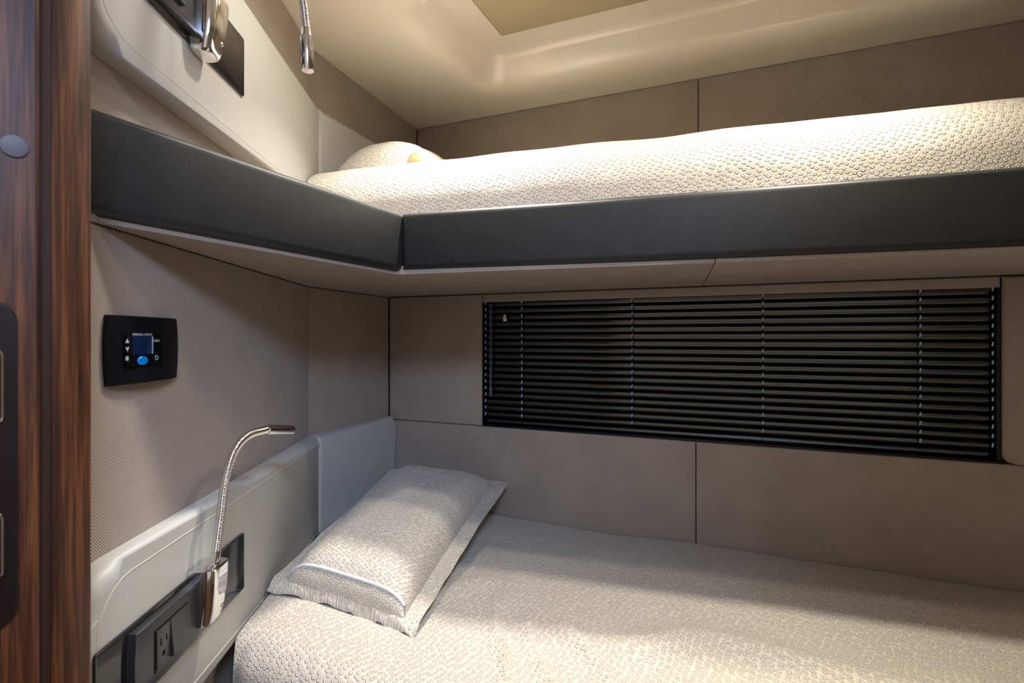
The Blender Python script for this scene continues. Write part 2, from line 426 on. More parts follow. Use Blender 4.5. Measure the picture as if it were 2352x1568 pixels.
# tray (fills the plan between edge boards and walls) and its fabric underside in two panels
def inner(fr, s, off): q = fr.o+fr.d*s+fr.n*off; return (q.x, q.y)
t_seam_f = 0.62; t_seam_b = 0.976
sd = inner(SIDE, tG-0.01, -0.011); kf = inner(FRONT, tF, -0.011)
sm_f = inner(FRONT, t_seam_f, -0.011); sm_b = inner(BACK, t_seam_b, 0.001)
lw0 = inner(LEFT, lefts(sd[1])+0.003, 0.002); lb = inner(LEFT, SB, 0.002); bc = inner(BACK, 0.003, 0.001); bf = inner(BACK, FOOT-0.01, 0.001)
kcL = (KC[0]-0.0105, KC[1]+0.009)
plan_prism('underside_panel', [sd, kcL, sm_f, sm_b, bc, lb, lw0], 0.1325, 0.150, 'twill', ub, 0.0025, 2)
g1 = inner(FRONT, t_seam_f+0.0015, -0.011); g2 = inner(BACK, t_seam_b+0.0015, 0.001)
plan_prism('underside_panel', [g1, kf, bf, g2], 0.1325, 0.150, 'twill', ub, 0.0025, 2)
bcu = inner(BACKU, 0.003, 0.002); bfu = inner(BACKU, FOOT-0.005, 0.002)
kcT = (KC[0]-0.030, KC[1]+0.03); sdT = inner(SIDE, tG-0.01, -0.033); kfT = inner(FRONT, tF, -0.034)
plan_prism('tray', [sdT, kcT, kfT, bfu, bcu, lb, inner(LEFT, lefts(sdT[1])+0.004, 0.002)], 0.1505, 0.172, 'twill', ub)

# ------------------------------------------------------------------ soft shapes
def edge_round(a, r):
    lim = r-math.pi*r/2
    if a >= r: return a, 0.0
    if a >= lim:
        th = (r-a)/r; return r-r*math.sin(th), r*(1-math.cos(th))
    return 0.0, r+(lim-a)
def steps(lo, mid, hi, fine, coarse):
    out = []; x = lo
    while x < mid: out.append(x); x += fine
    x = mid
    while x < hi-coarse*0.5: out.append(x); x += coarse
    out.append(hi); return out
def spread_mesh(place, top, botdrop, length, depth, r_front, r_left, corner, wrinkle):
    """cover draped over a mattress: a runs from the head end, b from the aisle edge inwards; negative = hanging side"""
    As = steps(-botdrop, r_left*1.3, length, 0.012, 0.0125); Bs = steps(-botdrop, r_front*1.3, depth, 0.012, 0.0125)
    bm = bmesh.new(); uv = bm.loops.layers.uv.verify(); G = []; UVd = {}
    for a in As:
        row = []
        for b in Bs:
            ha, va = edge_round(a, r_left); hb, vb = edge_round(b, r_front)
            x, y = ha, hb
            if ha < corner and hb < corner:
                p, q = corner-ha, corner-hb; h = math.hypot(p, q); m = max(p, q)
                k = m/h if h > 1e-6 else 1
                x, y = corner-p*k, corner-q*k
            drop = max(va, vb) if min(va, vb) == 0 else (va**4+vb**4)**0.25
            drop = min(drop, botdrop)
            P = place(x, y)
            dz, dn = wrinkle(a, b, ha, hb, drop)
            v = bm.verts.new((P[0]+dn[0], P[1]+dn[1], top-drop+dz+H)); row.append(v); UVd[v] = (a, b)
        G.append(row)
    for i in range(len(G)-1):
        for j in range(len(G[0])-1):
            f = bm.faces.new((G[i][j], G[i+1][j], G[i+1][j+1], G[i][j+1]))
            for lp in f.loops: lp[uv].uv = UVd[lp.vert]
    bmesh.ops.remove_doubles(bm, verts=bm.verts, dist=0.0002)
    return bm
def nz(x, y, s, seed=0.0): return noise.noise(Vector((x*s, y*s, seed)))

# upper mattress in its cover: front edge follows the front board
UF = K + NF*0.038
HB = 0.030                                            # headboard cushion thickness
def upper_place(x, y):
    p = UF+NF*y
    # head end: the cushioned left wall
    l0 = LEFT.o+LEFT.n*(HB+0.003); l2 = LEFT2.o+LEFT2.n*(HB+0.003)
    t1 = lin(p, DF, l0, LEFT.d); t2 = lin(p, DF, l2, LEFT2.d)
    t = max(t1, t2)
    return p+DF*(t+x)
def upper_qmax(pt):
    return lin(UF, NF, BACKU.o+BACKU.n*0.012, BACKU.d)
def upper_place2(x, y):
    # stretch the inner rows so that the cover meets the hull wall, which is not parallel to the front board
    p0 = upper_place(x, min(y, 0.25))
    if y <= 0.25: return p0
    q0 = upper_place(x, 0.25); tmax = lin(q0, NF, BACKU.o+BACKU.n*0.012, BACKU.d)
    frac = (y-0.25)/(0.70-0.25)
    p = q0+NF*(tmax*frac)
    # keep clear of the angled head wall
    l2 = LEFT2.o+LEFT2.n*(HB+0.003); dd = (p-l2).dot(LEFT2.n)
    if dd < 0: p = p-LEFT2.n*dd
    return p
def upper_wr(a, b, ha, hb, drop):
    dz = 0.006*nz(a, b, 3.2, 1)+0.003*nz(a, b, 9, 2)
    side = min(drop/0.12, 1)
    k = 0.010*side*nz(a, 0, 6, 5)
    return dz, (-NF.x*k, -NF.y*k)
bm = spread_mesh(upper_place2, 0.415, 0.238, 1.86, 0.70, 0.12, 0.03, 0.03, upper_wr)
um = obj('upper_mattress', bm, 'spread'); tag(um, 'thick mattress in cream dotted cover on the upper bunk', 'mattress')

# lower berth: fabric-clad base and mattress
LQ = 0.835
def lower_place(x, y):
    q = LQ-y; p = BACK.o+BACK.n*q
    l0 = LEFT.o+LEFT.n*(HB+0.0005); l2 = LEFT2.o+LEFT2.n*(HB+0.0005)
    t = max(lin(p, BACK.d, l0, LEFT.d), lin(p, BACK.d, l2, LEFT2.d))
    return p+BACK.d*(t+x)
BEDZ = -0.518
def lower_wr(a, b, ha, hb, drop):
    flat = max(0.0, 1-drop/0.05)
    dz = flat*(0.008*nz(a, b, 2.4, 3)+0.004*nz(a*0.6, b, 8, 4)+0.0015*nz(a, b, 22, 9))
    # soft folds running across the bed
    for (a0, b0, la, lb, an, w_, amp) in ((0.50, 0.20, 0.0, 0.16, 0.15, 0.010, 0.007), (0.57, 0.16, 0, 0.13, 0.05, 0.009, 0.006), (0.66, 0.22, 0, 0.12, -0.12, 0.012, 0.006),
                                         (0.80, 0.30, 0, 0.25, 1.35, 0.03, 0.008), (0.40, 0.34, 0, 0.14, 1.1, 0.02, 0.005), (1.2, 0.35, 0, 0.4, 1.5, 0.04, 0.008)):
        c, s = math.cos(an), math.sin(an)
        u = (a-a0)*c-(b-b0)*s; v = (a-a0)*s+(b-b0)*c
        u += 0.02*math.sin(v*18)
        dz += flat*1.7*amp*math.exp(-(u/w_)**2-(v/lb)**2)
    dz += 0.018*math.exp(-(max(a, 0)/0.22)**2)
    # dip along the hull
    dz += -0.010*max(0, (b-0.62)/0.15)**2
    side = min(drop/0.06, 1)
    k = 0.012*side*nz(a*1.0, b*0.3, 7, 6)+0.004*side*nz(a, b, 25, 8)
    return dz, (BACK.n.x*k, BACK.n.y*k)
bm = spread_mesh(lower_place, BEDZ, 0.28, 1.80, LQ-0.004, 0.062, 0.012, 0.045, lower_wr)
lm = obj('lower_mattress', bm, 'spread'); tag(lm, 'wide lower berth mattress in cream dotted bedspread below the window', 'mattress')
b0 = inner(BACK, 0.04, 0.004); b1 = inner(BACK, FOOT-0.02, 0.004); b2 = inner(BACK, FOOT-0.02, LQ-0.05)
qq = BACK.o+BACK.n*(LQ-0.05); tt = lin(qq, BACK.d, LEFT.o+LEFT.n*0.08, LEFT.d); b3 = qq+BACK.d*tt; b4 = inner(LEFT, SB, 0.02)
lb_ = plan_prism('lower_bunk', [b0, b1, b2, tuple(b3), b4], FLOOR, -0.80, 'twill', None, 0.01); tag(lb_, 'fabric clad base under the lower berth mattress', 'bunk')

# ------------------------------------------------------------------ headboards
def headboard(z0, z1, label, s_start):
    r = empty('headboard', LEFT.p(0.6, 0.0, z0)); tag(r, label, 'headboard', 'padded ivory headboards')
    # long cushion on the left wall, hull-side return cushion after the bend
    e2 = L2L if z0 < 0 else L2U
    g = 0.009      # the two cushions meet at the bend
    cush = pad('side_cushion', LEFT, arc_poly(rect(s_start, SB-g+0.003, z0, z1), [0.06, 0, 0, 0.06]), 0.0005, HB, 0.020, 'vinyl', r, 6)
    pad('return_cushion', LEFT2, arc_poly(rect(g-0.004, e2-0.004, z0, z1), [0, 0.0, 0.022, 0]), 0.0005, HB-0.001, 0.013, 'vinyl', r, 5)
    # stitched welt running round a finger's width inside the edge
    pts = arc_poly(rect(s_start+0.018, SB-0.012, z0+0.020, z1-0.020), [0.055, 0.02, 0.02, 0.055])
    pts = [p for p in pts]
    bm = bmesh.new(); ring = [LEFT.p(s, HB-0.0006, z) for s, z in pts]
    # leave the bend end open: start and finish there
    k = max(range(len(pts)), key=lambda i: pts[i][0]-pts[i][1]*0.0)
    path = []
    n = len(pts)
    top = [p for p in pts if p[1] > (z0+z1)/2]; bot = [p for p in pts if p[1] <= (z0+z1)/2]
    top.sort(key=lambda p: -p[0]); bot.sort(key=lambda p: p[0])
    seq = [p for p in top if p[0] < SB-0.04]+[p for p in bot if p[0] < SB-0.04]
    seq = [(SB-0.012, z1-0.020)]+seq+[(SB-0.012, z0+0.020)]
    tube(bm, [LEFT.p(s, HB-0.0004, z) for s, z in seq], 0.0011, 6)
    obj('welt', bm, 'vinylseam', cush)
    return r
headboard(-0.522, -0.257, 'ivory padded headboard behind the lower berth pillow', lefts(0.545))
headboard(0.325, 0.598, 'ivory padded headboard above the upper bunk tray', lefts(0.545))

# ------------------------------------------------------------------ gloss control strips with sockets
def lens_plate(s0, s1, z0, z1, bulge):
    """plate outline with bowed left and right sides"""
    n = 10; P = []
    for i in range(n+1):
        t = i/n; P.append((s1+bulge*(1-(2*t-1)**2), z0+(z1-z0)*t))
    for i in range(n+1):
        t = 1-i/n; P.append((s0-bulge*(1-(2*t-1)**2), z0+(z1-z0)*t))
    return P
def control_strip(z0, z1, label, upper):
    r = empty('control_strip', LEFT.p(lefts(0.73), HB, z0)); tag(r, label, 'socket panel', 'gloss black control strips on the headboards')
    S0, S1 = lefts(0.556), lefts(0.909)
    pad('panel', LEFT, arc_poly(rect(S0, S1, z0, z1), 0.003), HB+0.0003, HB+0.0035, 0.0008, 'gloss', r)
    zc = (z0+z1)/2
    h0, h1 = zc-0.041, zc+0.041
    p0, p1 = lefts(0.608), lefts(0.740)
    pl = pad('socket_plate', LEFT, lens_plate(p0, p1, h0, h1, 0.004), HB+0.003, HB+0.0135, 0.003, 'plate', r, 3)
    F = HB+0.0135
    c = (p0+p1)/2
    so = pad('socket', LEFT, arc_poly(rect(c-0.030, c-0.0035, zc-0.024, zc+0.024), 0.0015), F-0.003, F+0.0012, 0.0006, 'plate', pl)
    for ds, dz, w_, h_ in ((-0.0225, 0.007, 0.0011, 0.0045), (-0.0105, 0.007, 0.0011, 0.0036), (-0.0165, -0.010, 0.0026, 0.003)):
        pad('pin_slot', LEFT, arc_poly(rect(c+ds-w_, c+ds+w_, zc+dz-h_, zc+dz+h_), 0.001), F, F+0.0015, 0, 'slot', so)
    pad('plate_gap', LEFT, rect(c-0.0345, c-0.0305, zc-0.026, zc+0.026), F-0.003, F+0.0004, 0, 'slot', pl)
    pad('plate_gap', LEFT, rect(c-0.0033, c-0.0018, zc-0.025, zc+0.025), F-0.003, F+0.0004, 0, 'slot', pl)
    pad('plate_gap', LEFT, rect(c-0.034, c+0.040, zc+0.0245, zc+0.0262), F-0.003, F+0.0004, 0, 'slot', pl)
    # rocker switch, tilted: a wedge
    bm = bmesh.new()
    a0, a1 = c-0.0015, c+0.0255
    vv = [bm.verts.new(LEFT.p(s, o, z)) for s, o, z in ((a0, F-0.002, zc-0.024), (a1, F-0.002, zc-0.024), (a1, F-0.002, zc+0.024), (a0, F-0.002, zc+0.024),
                                                        (a0, F+0.0055, zc-0.024), (a1, F+0.0055, zc-0.024), (a1, F+0.0005, zc+0.024), (a0, F+0.0005, zc+0.024))]
    for q in ((0, 1, 2, 3), (4, 5, 6, 7), (0, 1, 5, 4), (1, 2, 6, 5), (2, 3, 7, 6), (3, 0, 4, 7)): bm.faces.new([vv[i] for i in q])
    bmesh.ops.bevel(bm, geom=bm.edges[:], offset=0.0006, segments=2, affect='EDGES')
    obj('rocker_switch', bm, 'plate', pl)
    text_on('plate_mark', 'l', LEFT, c+0.040, zc-0.006, F+0.0002, 0.008, 'dimprint', pl)
    text_on('plate_mark', '---', LEFT, c+0.012, h0+0.010, F+0.0002, 0.008, 'dimprint', pl)
    return r
control_strip(-0.4363, -0.3405, 'gloss black socket strip on the lower headboard', False)
control_strip(0.4185, 0.5186, 'gloss black socket strip on the upper headboard', True)

# ------------------------------------------------------------------ reading lamps
def reading_lamp(zb, zt, neck, head_a, head_b, label):
    sc = lefts(0.760)
    r = empty('reading_lamp', LEFT.p(sc, HB+0.004, zb)); tag(r, label, 'lamp', 'chrome gooseneck reading lamps')
    # tapered chrome base: D-shaped sections, deeper at the top, pulled in towards the foot
    bm = bmesh.new(); rings = []
    for t, hw, dp in ((0.0, 0.0150, 0.020), (0.02, 0.0172, 0.0235), (0.08, 0.0188, 0.0265), (0.3, 0.0210, 0.0315), (0.6, 0.0225, 0.0350), (0.93, 0.0232, 0.0368), (0.985, 0.0230, 0.0362), (1.0, 0.0218, 0.0345)):
        z = zb+(zt-zb)*t; ring = []
        for i in range(25):
            g = math.pi*i/24
            ex = 0.48
            x = -math.copysign(abs(math.cos(g))**ex, math.cos(g))*hw*1.12; y = (abs(math.sin(g))**ex)*dp
            ring.append(bm.verts.new(LEFT.p(sc+x, HB+0.0035+y, z)))
        rings.append(ring)
    for a, b in zip(rings, rings[1:]):
        n = len(a)
        for i in range(n): bm.faces.new((a[i], a[(i+1) % n], b[(i+1) % n], b[i]))
    bm.faces.new(rings[0]); bm.faces.new(rings[-1][::-1])
    base = obj('base', bm, 'chrome', r, flat_angle=0.7)
    bm = bmesh.new(); q = LEFT.p(sc+0.006, HB+0.0325, zb+(zt-zb)*0.26); dq = Vector((LEFT.n.x, LEFT.n.y, 0))
    tube(bm, [q, q+dq*0.0022, q+dq*0.0028], [0.0030, 0.0030, 0.0022], 14); obj('screw', bm, 'chrome', base)
    # neck
    P = catmull(neck, 14); P = resample(P, 0.0006)
    rad = [0.0062+0.0006*math.sin(2*math.pi*i*0.0006/0.0027) for i in range(len(P))]
    bm = bmesh.new(); tube(bm, P, rad, 12); obj('gooseneck', bm, 'chrome', r, flat_angle=3)
    d0 = (P[6]-P[0]).normalized(); bm = bmesh.new()
    tube(bm, [P[0]-d0*0.004, P[0]+d0*0.018, P[0]+d0*0.020], [0.0072, 0.0068, 0.006], 16); obj('ferrule', bm, 'chrome', r)
    a, b = Vector(head_a), Vector(head_b); d = (b-a).normalized(); L = (b-a).length
    bm = bmesh.new(); tube(bm, [a-d*0.010, a-d*0.003, a, a+d*0.0015, b-d*0.0015, b, b-d*0.0004, b-d*0.006], [0.0066, 0.0070, 0.0074, 0.0090, 0.0090, 0.0083, 0.0070, 0.0068], 24)
    hd = obj('lamp_head', bm, 'chrome', r, flat_angle=0.5)
    bm = bmesh.new(); tube(bm, [b-d*0.006, b-d*0.0045], [0.0066, 0.0066], 18); obj('lens', bm, 'darklens', hd)
    return r
def wp(px, py, y): return Vector(((px-1176)/1200*y, y, (774-py)/1200*y+H))
g0 = LEFT.p(lefts(0.764), HB+0.024, -0.333)
neck = [g0, wp(506, 1190, 0.776), wp(519, 1095, 0.787), wp(540, 1032, 0.812), wp(570, 1000, 0.850), wp(606, 988, 0.895)]
ha = wp(612, 987, 0.903); hb = wp(671, 988, 0.950)
reading_lamp(-0.416, -0.331, neck+[ha], ha, hb, 'chrome gooseneck lamp bending sideways over the lower berth headboard')
g1_ = LEFT.p(lefts(0.764), HB+0.024, 0.492)
hb2 = wp(707, 163, 0.765); ha2 = wp(704, 82, 0.765)
neck2 = [g1_, g1_+Vector((0.006, 0, 0.07)), g1_+Vector((0.030, -0.004, 0.135)), g1_+Vector((0.080, -0.010, 0.150)), wp(686, -30, 0.762), wp(700, 40, 0.765), ha2]
reading_lamp(0.409, 0.494, neck2, ha2, hb2, 'chrome gooseneck lamp hanging head down beside the upper headboard')

# ------------------------------------------------------------------ climate control panel on the left wall
c0, c1 = lefts(0.617), lefts(0.758); cz0, cz1 = -0.0585, 0.0265
cp = empty('climate_control', LEFT.p((c0+c1)/2, 0, cz0)); tag(cp, 'black climate control panel with blue screen on the left wall', 'thermostat')
bm = bmesh.new(); rows = []
for i in range(17):                                     # cushion-shaped face: bows outwards across its width
    t = i/16; s = c0+(c1-c0)*t; o = 0.0040+0.0065*(1-abs(2*t-1)**2.6); rows.append((s, o, t))
bul = 0.0035
def cpt(t, o, z):
    k = 1-(2*(z-cz0)/(cz1-cz0)-1)**2
    s = c0+(c1-c0)*t+(2*t-1)*bul*k*abs(2*t-1)**3
    return LEFT.p(s, o, z)
NZ = 12
fr_ = [[bm.verts.new(cpt(t, o, cz0+(cz1-cz0)*j/NZ)) for j in range(NZ+1)] for s, o, t in rows]
bk_ = [[bm.verts.new(cpt(t, 0.0003, cz0+(cz1-cz0)*j/NZ)) for j in range(NZ+1)] for s, o, t in rows]
for i in range(16):
    for j in range(NZ):
        bm.faces.new((fr_[i][j], fr_[i+1][j], fr_[i+1][j+1], fr_[i][j+1])); bm.faces.new((bk_[i][j], bk_[i][j+1], bk_[i+1][j+1], bk_[i+1][j]))
    bm.faces.new((fr_[i][0], bk_[i][0], bk_[i+1][0], fr_[i+1][0])); bm.faces.new((fr_[i][NZ], fr_[i+1][NZ], bk_[i+1][NZ], bk_[i][NZ]))
for j in range(NZ):
    bm.faces.new((fr_[0][j], fr_[0][j+1], bk_[0][j+1], bk_[0][j])); bm.faces.new((fr_[16][j], bk_[16][j], bk_[16][j+1], fr_[16][j+1]))
obj('face_plate', bm, 'black', cp, flat_angle=0.8)
def cl(px, py):
    x = (px-1176)/1200; y = -(0.443-0.0105)/(x+KL)
    return lefts(y), (774-py)/1200*y
def cbox(x0, y0, x1, y1):
    a, za = cl(x0, y0); b, zb = cl(x1, y1); ym = cl((x0+x1)/2, (y0+y1)/2)
    k = (ym[1])/(((774-(y0+y1)/2)/1200) if abs((774-(y0+y1)/2)) > 1 else 1)
    return a, b, zb, za
fz = 0.0100
a, b, lo, hi = cbox(290, 765, 371, 838)
ins = pad('keypad', LEFT, arc_poly(rect(a, b, lo, hi), 0.002), 0.006, fz+0.0008, 0.0004, 'slot', cp)
a, b, lo, hi = cbox(303, 772, 349, 812)
scn = pad('screen', LEFT, rect(a, b, lo, hi), fz, fz+0.0016, 0.0003, 'screen', ins)
a2, b2, lo2, hi2 = cbox(346.5, 774, 349, 813)
pad('screen_edge', LEFT, rect(b-0.0022, b-0.0004, lo, hi), fz+0.001, fz+0.0019, 0, M['cord'], scn)
s_, z_ = cl(325, 827.5)
pad('blue_button', LEFT, [(s_+0.0098*math.cos(k*math.pi/12), z_+0.0056*math.sin(k*math.pi/12)) for k in range(24)], fz, fz+0.0028, 0.0016, 'bluebtn', ins)
def sym(name, pts, px, py, scale=1.0, mat='print'):
    s_, z_ = cl(px, py); pad(name, LEFT, [(s_+x*scale, z_+y*scale) for x, y in pts], fz+0.0003, fz+0.0011, 0, mat, ins)
sym('up_arrow', [(-0.0032, -0.0026), (0.0032, -0.0026), (0, 0.0028)], 291, 782.5)
sym('down_arrow', [(-0.0032, 0.0026), (0, -0.0028), (0.0032, 0.0026)], 291, 802)
star = []
for k in range(16):
    rr = 0.0036 if k % 2 == 0 else 0.0017
    star.append((rr*math.cos(k*math.pi/8), rr*math.sin(k*math.pi/8)))
sym('fan_symbol', star, 290.5, 823)
bm = bmesh.new(); s_, z_ = cl(358, 821)
tube(bm, [LEFT.p(s_+0.0030*math.cos(k*math.pi/10), fz+0.001, z_+0.0030*math.sin(k*math.pi/10)) for k in range(21)], 0.00045, 6); obj('power_symbol', bm, 'print', ins)
s_, z_ = cl(326, 768.3); text_on('lettering', 'PERSONAL CLIMATE', LEFT, s_, z_, fz+0.0009, 0.0043, 'print', ins)
s_, z_ = cl(358.5, 782.5); text_on('lettering', 'MODE', LEFT, s_, z_, fz+0.0009, 0.0046, 'print', ins)
s_, z_ = cl(330, 849); text_on('lettering', 'I---', LEFT, s_, z_, fz+0.0006, 0.0036, 'dimprint', cp)

# ------------------------------------------------------------------ venetian blind
vb = empty('venetian_blind', BACK.p((W0+W1)/2, -0.03, WZ0)); tag(vb, 'black venetian blind with pale cords in the hull window', 'blind')
BO = -0.024
pad('headrail', BACK, rect(W0+0.002, W1-0.003, WZ1-0.006, WZ1+0.0005), BO-0.013, BO+0.013, 0.002, 'slat', vb)
pad('bottom_rail', BACK, rect(W0+0.006, W1-0.006, WZ0+0.002, WZ0+0.014), BO-0.012, BO+0.014, 0.005, 'rail', vb, 4)
NS = 18; pitch = (WZ1-0.010-(WZ0+0.022))/(NS-1)
def slat_mesh():
    bm = bmesh.new(); R = 0.0150; wdt = 0.0118; tilt = math.radians(131); n = 8; sec = []
    for i in range(n+1):
        x = -wdt+2*wdt*i/n; h = math.sqrt(R*R-x*x)-math.sqrt(R*R-wdt*wdt)
        sec.append((x*math.cos(tilt)+h*math.sin(tilt), -x*math.sin(tilt)+h*math.cos(tilt)))
    v = []
    for s in (W0+0.004, W1-0.005):
        v.append([bm.verts.new(BACK.p(s, BO+o, z-H)) for o, z in sec]); v.append([bm.verts.new(BACK.p(s, BO+o-0.0004, z-0.0003-H)) for o, z in sec])
    for i in range(n):
        bm.faces.new((v[0][i], v[2][i], v[2][i+1], v[0][i+1])); bm.faces.new((v[1][i], v[1][i+1], v[3][i+1], v[3][i]))
    for i in (0, n): bm.faces.new((v[0][i], v[1][i], v[3][i], v[2][i]))
    for k in (0, 2): bm.faces.new(v[k]+v[k+1][::-1])
    return bm
proto = None
for k in range(NS):
    z = WZ0+0.022+pitch*k
    if proto is None:
        proto = obj('slat', slat_mesh(), 'slat', None, (0, 0, 0)); proto.location = (0, 0, z+H); base_z = None; o = proto
    else:
        o = proto.copy(); COL.objects.link(o); o.parent = None; o.location = (0, 0, z+H)
    put(o, vb)
def spx(px):
    x = (px-1176)/1200; o = BACK.o+BACK.n*(BO+0.014)
    # x = (ox+s dx)/(oy+s dy)
    return (x*o.y-o.x)/(BACK.d.x-x*BACK.d.y)
for ci, px in enumerate((1116, 1199, 1452, 1752, 2113, 2279)):
    s = spx(px); bm = bmesh.new()
    P = []
    for i in range(0, (NS)*6+1):
        z = WZ1-0.004-(WZ1-WZ0-0.012)*i/(NS*6); ph = i/6*2*math.pi
        P.append(BACK.p(s+0.0009*math.sin(ph), BO+0.0148+0.0010*math.cos(ph), z))
    tube(bm, P, 0.0006, 5); cd = obj('ladder_cord', bm, 'slot', vb)
    for k in range(NS):
        z = WZ0+0.030+pitch*k
        bm = bmesh.new(); tube(bm, [BACK.p(s-0.0008, BO+0.0158, z-0.0050), BACK.p(s-0.0004, BO+0.0163, z-0.0040), BACK.p(s+0.0006, BO+0.0163, z+0.0030), BACK.p(s+0.0012, BO+0.0158, z+0.0042)], [0.0012, 0.0019, 0.0018, 0.001], 6)
        obj('cord_twist', bm, 'cord', cd)
bm = bmesh.new(); s = spx(1129)
tube(bm, [BACK.p(s, BO+0.020, WZ1-0.006), BACK.p(s, BO+0.020, -0.150), BACK.p(s, BO+0.020, -0.152), BACK.p(s, BO+0.020, -0.160), BACK.p(s, BO+0.020, -0.178)], [0.0027, 0.0027, 0.0030, 0.0046, 0.0054], 8, True)
obj('tilt_wand', bm, 'clear', vb, flat_angle=0.3)
s = spx(1161); bm = bmesh.new()
tube(bm, [BACK.p(s, BO+0.019, WZ1-0.006), BACK.p(s, BO+0.019, 0.066)], 0.0007, 5); pc = obj('pull_cord', bm, 'slot', vb)
bm = bmesh.new(); tube(bm, [BACK.p(s, BO+0.019, z) for z in (0.068, 0.066, 0.050, 0.0475)], [0.0028, 0.0038, 0.0062, 0.006], 12); obj('tassel', bm, 'white', pc)

# ------------------------------------------------------------------ pillows
def pillow(name, fl, fr, br, bl, Tt, Tb, flange, label, bulge_front=0.0, zipper=True, eu=4.5, lining=None):
    fl, fr, br, bl = [Vector(p) for p in (fl, fr, br, bl)]
    lenU = ((fr-fl).length+(br-bl).length)/2; lenV = ((bl-fl).length+(br-fr).length)/2
    mid = (fl+fr+br+bl)/4
    nrm = (fr-fl).cross(bl-fl).normalized()
    if nrm.z < 0: nrm = -nrm
    fu = 1-2*flange/lenU; fv = 1-2*flange/lenV
    def plane(u, v):
        a = (u+1)/2; b = (v+1)/2
        return fl*(1-a)*(1-b)+fr*a*(1-b)+br*a*b+bl*(1-a)*b
    def hp(u, v): return (max(0, 1-abs(u)**eu)**0.5)*(max(0, 1-abs(v)**(3.2 if v > 0 else 9))**0.5)*(0.92+0.06*v if v < 0 else 0.92+0.08*v)
    def bodyuv(u, v):
        # sides pull in between the corners
        return u*fu*(1-0.04*(1-v*v)), (v*fv*(1-0.02*(1-u*u)) if v > 0 else v*0.965)
    r = empty(name, (mid.x, mid.y, min(p.z for p in (fl, fr, br, bl)))); tag(r, label, 'pillow', 'cream dotted pillows')
    N, Mv = 48, 60
    bm = bmesh.new(); uvl = bm.loops.layers.uv.verify(); UVd = {}; rim = {}
    grids = []
    for sgn in (1, -1):
        G = []
        for i in range(N+1):
            row = []
            for j in range(Mv+1):
                u = math.sin((-1+2*i/N)*math.pi/2*0.999); v = math.sin((-1+2*j/Mv)*math.pi/2*0.999)
                edge = i in (0, N) or j in (0, Mv)
                if edge and sgn == -1: row.append(grids[0][i][j]); continue
                bu, bv = bodyuv(u, v); p = plane(bu, bv)
                h = hp(u, v)
                wr = 0.004*nz(p.x, p.y, 12, 11)*h+0.0025*nz(p.x*1.0, p.y, 30, 13)*h**0.5
                if sgn == 1: q = p+nrm*(Tt*h+wr)
                else: q = p-nrm*(Tb*h)
                vtx = bm.verts.new(q); UVd[vtx] = (bu*lenU/2, bv*lenV/2+sgn*(Tt if sgn > 0 else Tb)*hp(u, min(v, 0.0))); row.append(vtx)
            G.append(row)
        grids.append(G)
    for G in grids:
        for i in range(N):
            for j in range(Mv):
                f = bm.faces.new((G[i][j], G[i+1][j], G[i+1][j+1], G[i][j+1]))
                for lp in f.loops: lp[uvl].uv = UVd[lp.vert]
    body = obj('pillow_body', bm, 'spread', r, flat_angle=3)
    # flange: a flat wavy border all round, two cloth layers thick
    bm = bmesh.new(); uvl = bm.loops.layers.uv.verify(); UVd = {}
    per = []
    n = 44
    for k in range(n): per.append((-1+2*k/n, -1))
    for k in range(n): per.append((1, -1+2*k/n))
    for k in range(n): per.append((1-2*k/n, 1))
    for k in range(n): per.append((-1, 1-2*k/n))
    R = []; W = 5
    for lay in (0.0010, -0.0010):
        for m in range(W+1):
            t = m/W; ring = []
            for idx, (u, v) in enumerate(per):
                bu, bv = bodyuv(u, v); ou, ov = u*(1-0.02*(1-v*v)), v*(1-0.02*(1-u*u))
                if v == -1: ov = -(0.985+0.045*abs(u)**4)
                p = plane(bu*0.985*(1-t)+ou*t, bv*0.985*(1-t)+ov*t)
                wave = t*(0.006*nz(idx*0.09, 0, 1.0, 21+flange*10)+0.004*nz(idx*0.31, 1, 1.0, 5))
                droop = bulge_front*t*t*(0.6+1.2*abs(nz(idx*0.12, 3, 1.0, 2)))-0.010*(1-t)*(1-u*u) if v == -1 else 0.0
                q = p+nrm*(wave+lay)+Vector((0, 0, -droop))
                vt = bm.verts.new(q); UVd[vt] = ((bu*(1-t)+ou*t)*lenU/2+0.3, (bv*(1-t)+ov*t)*lenV/2); ring.append(vt)
            R.append(ring)
    L = len(per)
    def band(a, b):
        for i in range(L):
            f = bm.faces.new((a[i], a[(i+1) % L], b[(i+1) % L], b[i]))
            for lp in f.loops: lp[uvl].uv = UVd[lp.vert]
    for m in range(W): band(R[m], R[m+1]); band(R[W+2+m], R[W+1+m])
    band(R[W], R[2*W+1])
    obj('flange', bm, 'spread', r, flat_angle=1.2)
    if lining:
        # the open end of the cover: a curled tongue of tan lining
        bm = bmesh.new(); base = Vector(lining); rows = []
        for i in range(13):
            t = -1+2*i/12; row = []
            for j in range(7):
                w_ = j/6; hgt = 0.036*w_*(1-abs(t)**2.2)
                row.append(bm.verts.new(base+Vector((DF.x, DF.y, 0))*(t*0.030)-Vector((NF.x, NF.y, 0))*(0.012*math.sin(w_*2.2)*(1-t*t))+Vector((0, 0, hgt-0.006))))
            rows.append(row)
        for p, q in zip(rows, rows[1:]):
            for j in range(6): bm.faces.new((p[j], q[j], q[j+1], p[j+1]))
        r_ = bmesh.ops.solidify(bm, geom=bm.faces[:], thickness=0.0012)
        obj('lining', bm, 'tan', r, flat_angle=2)
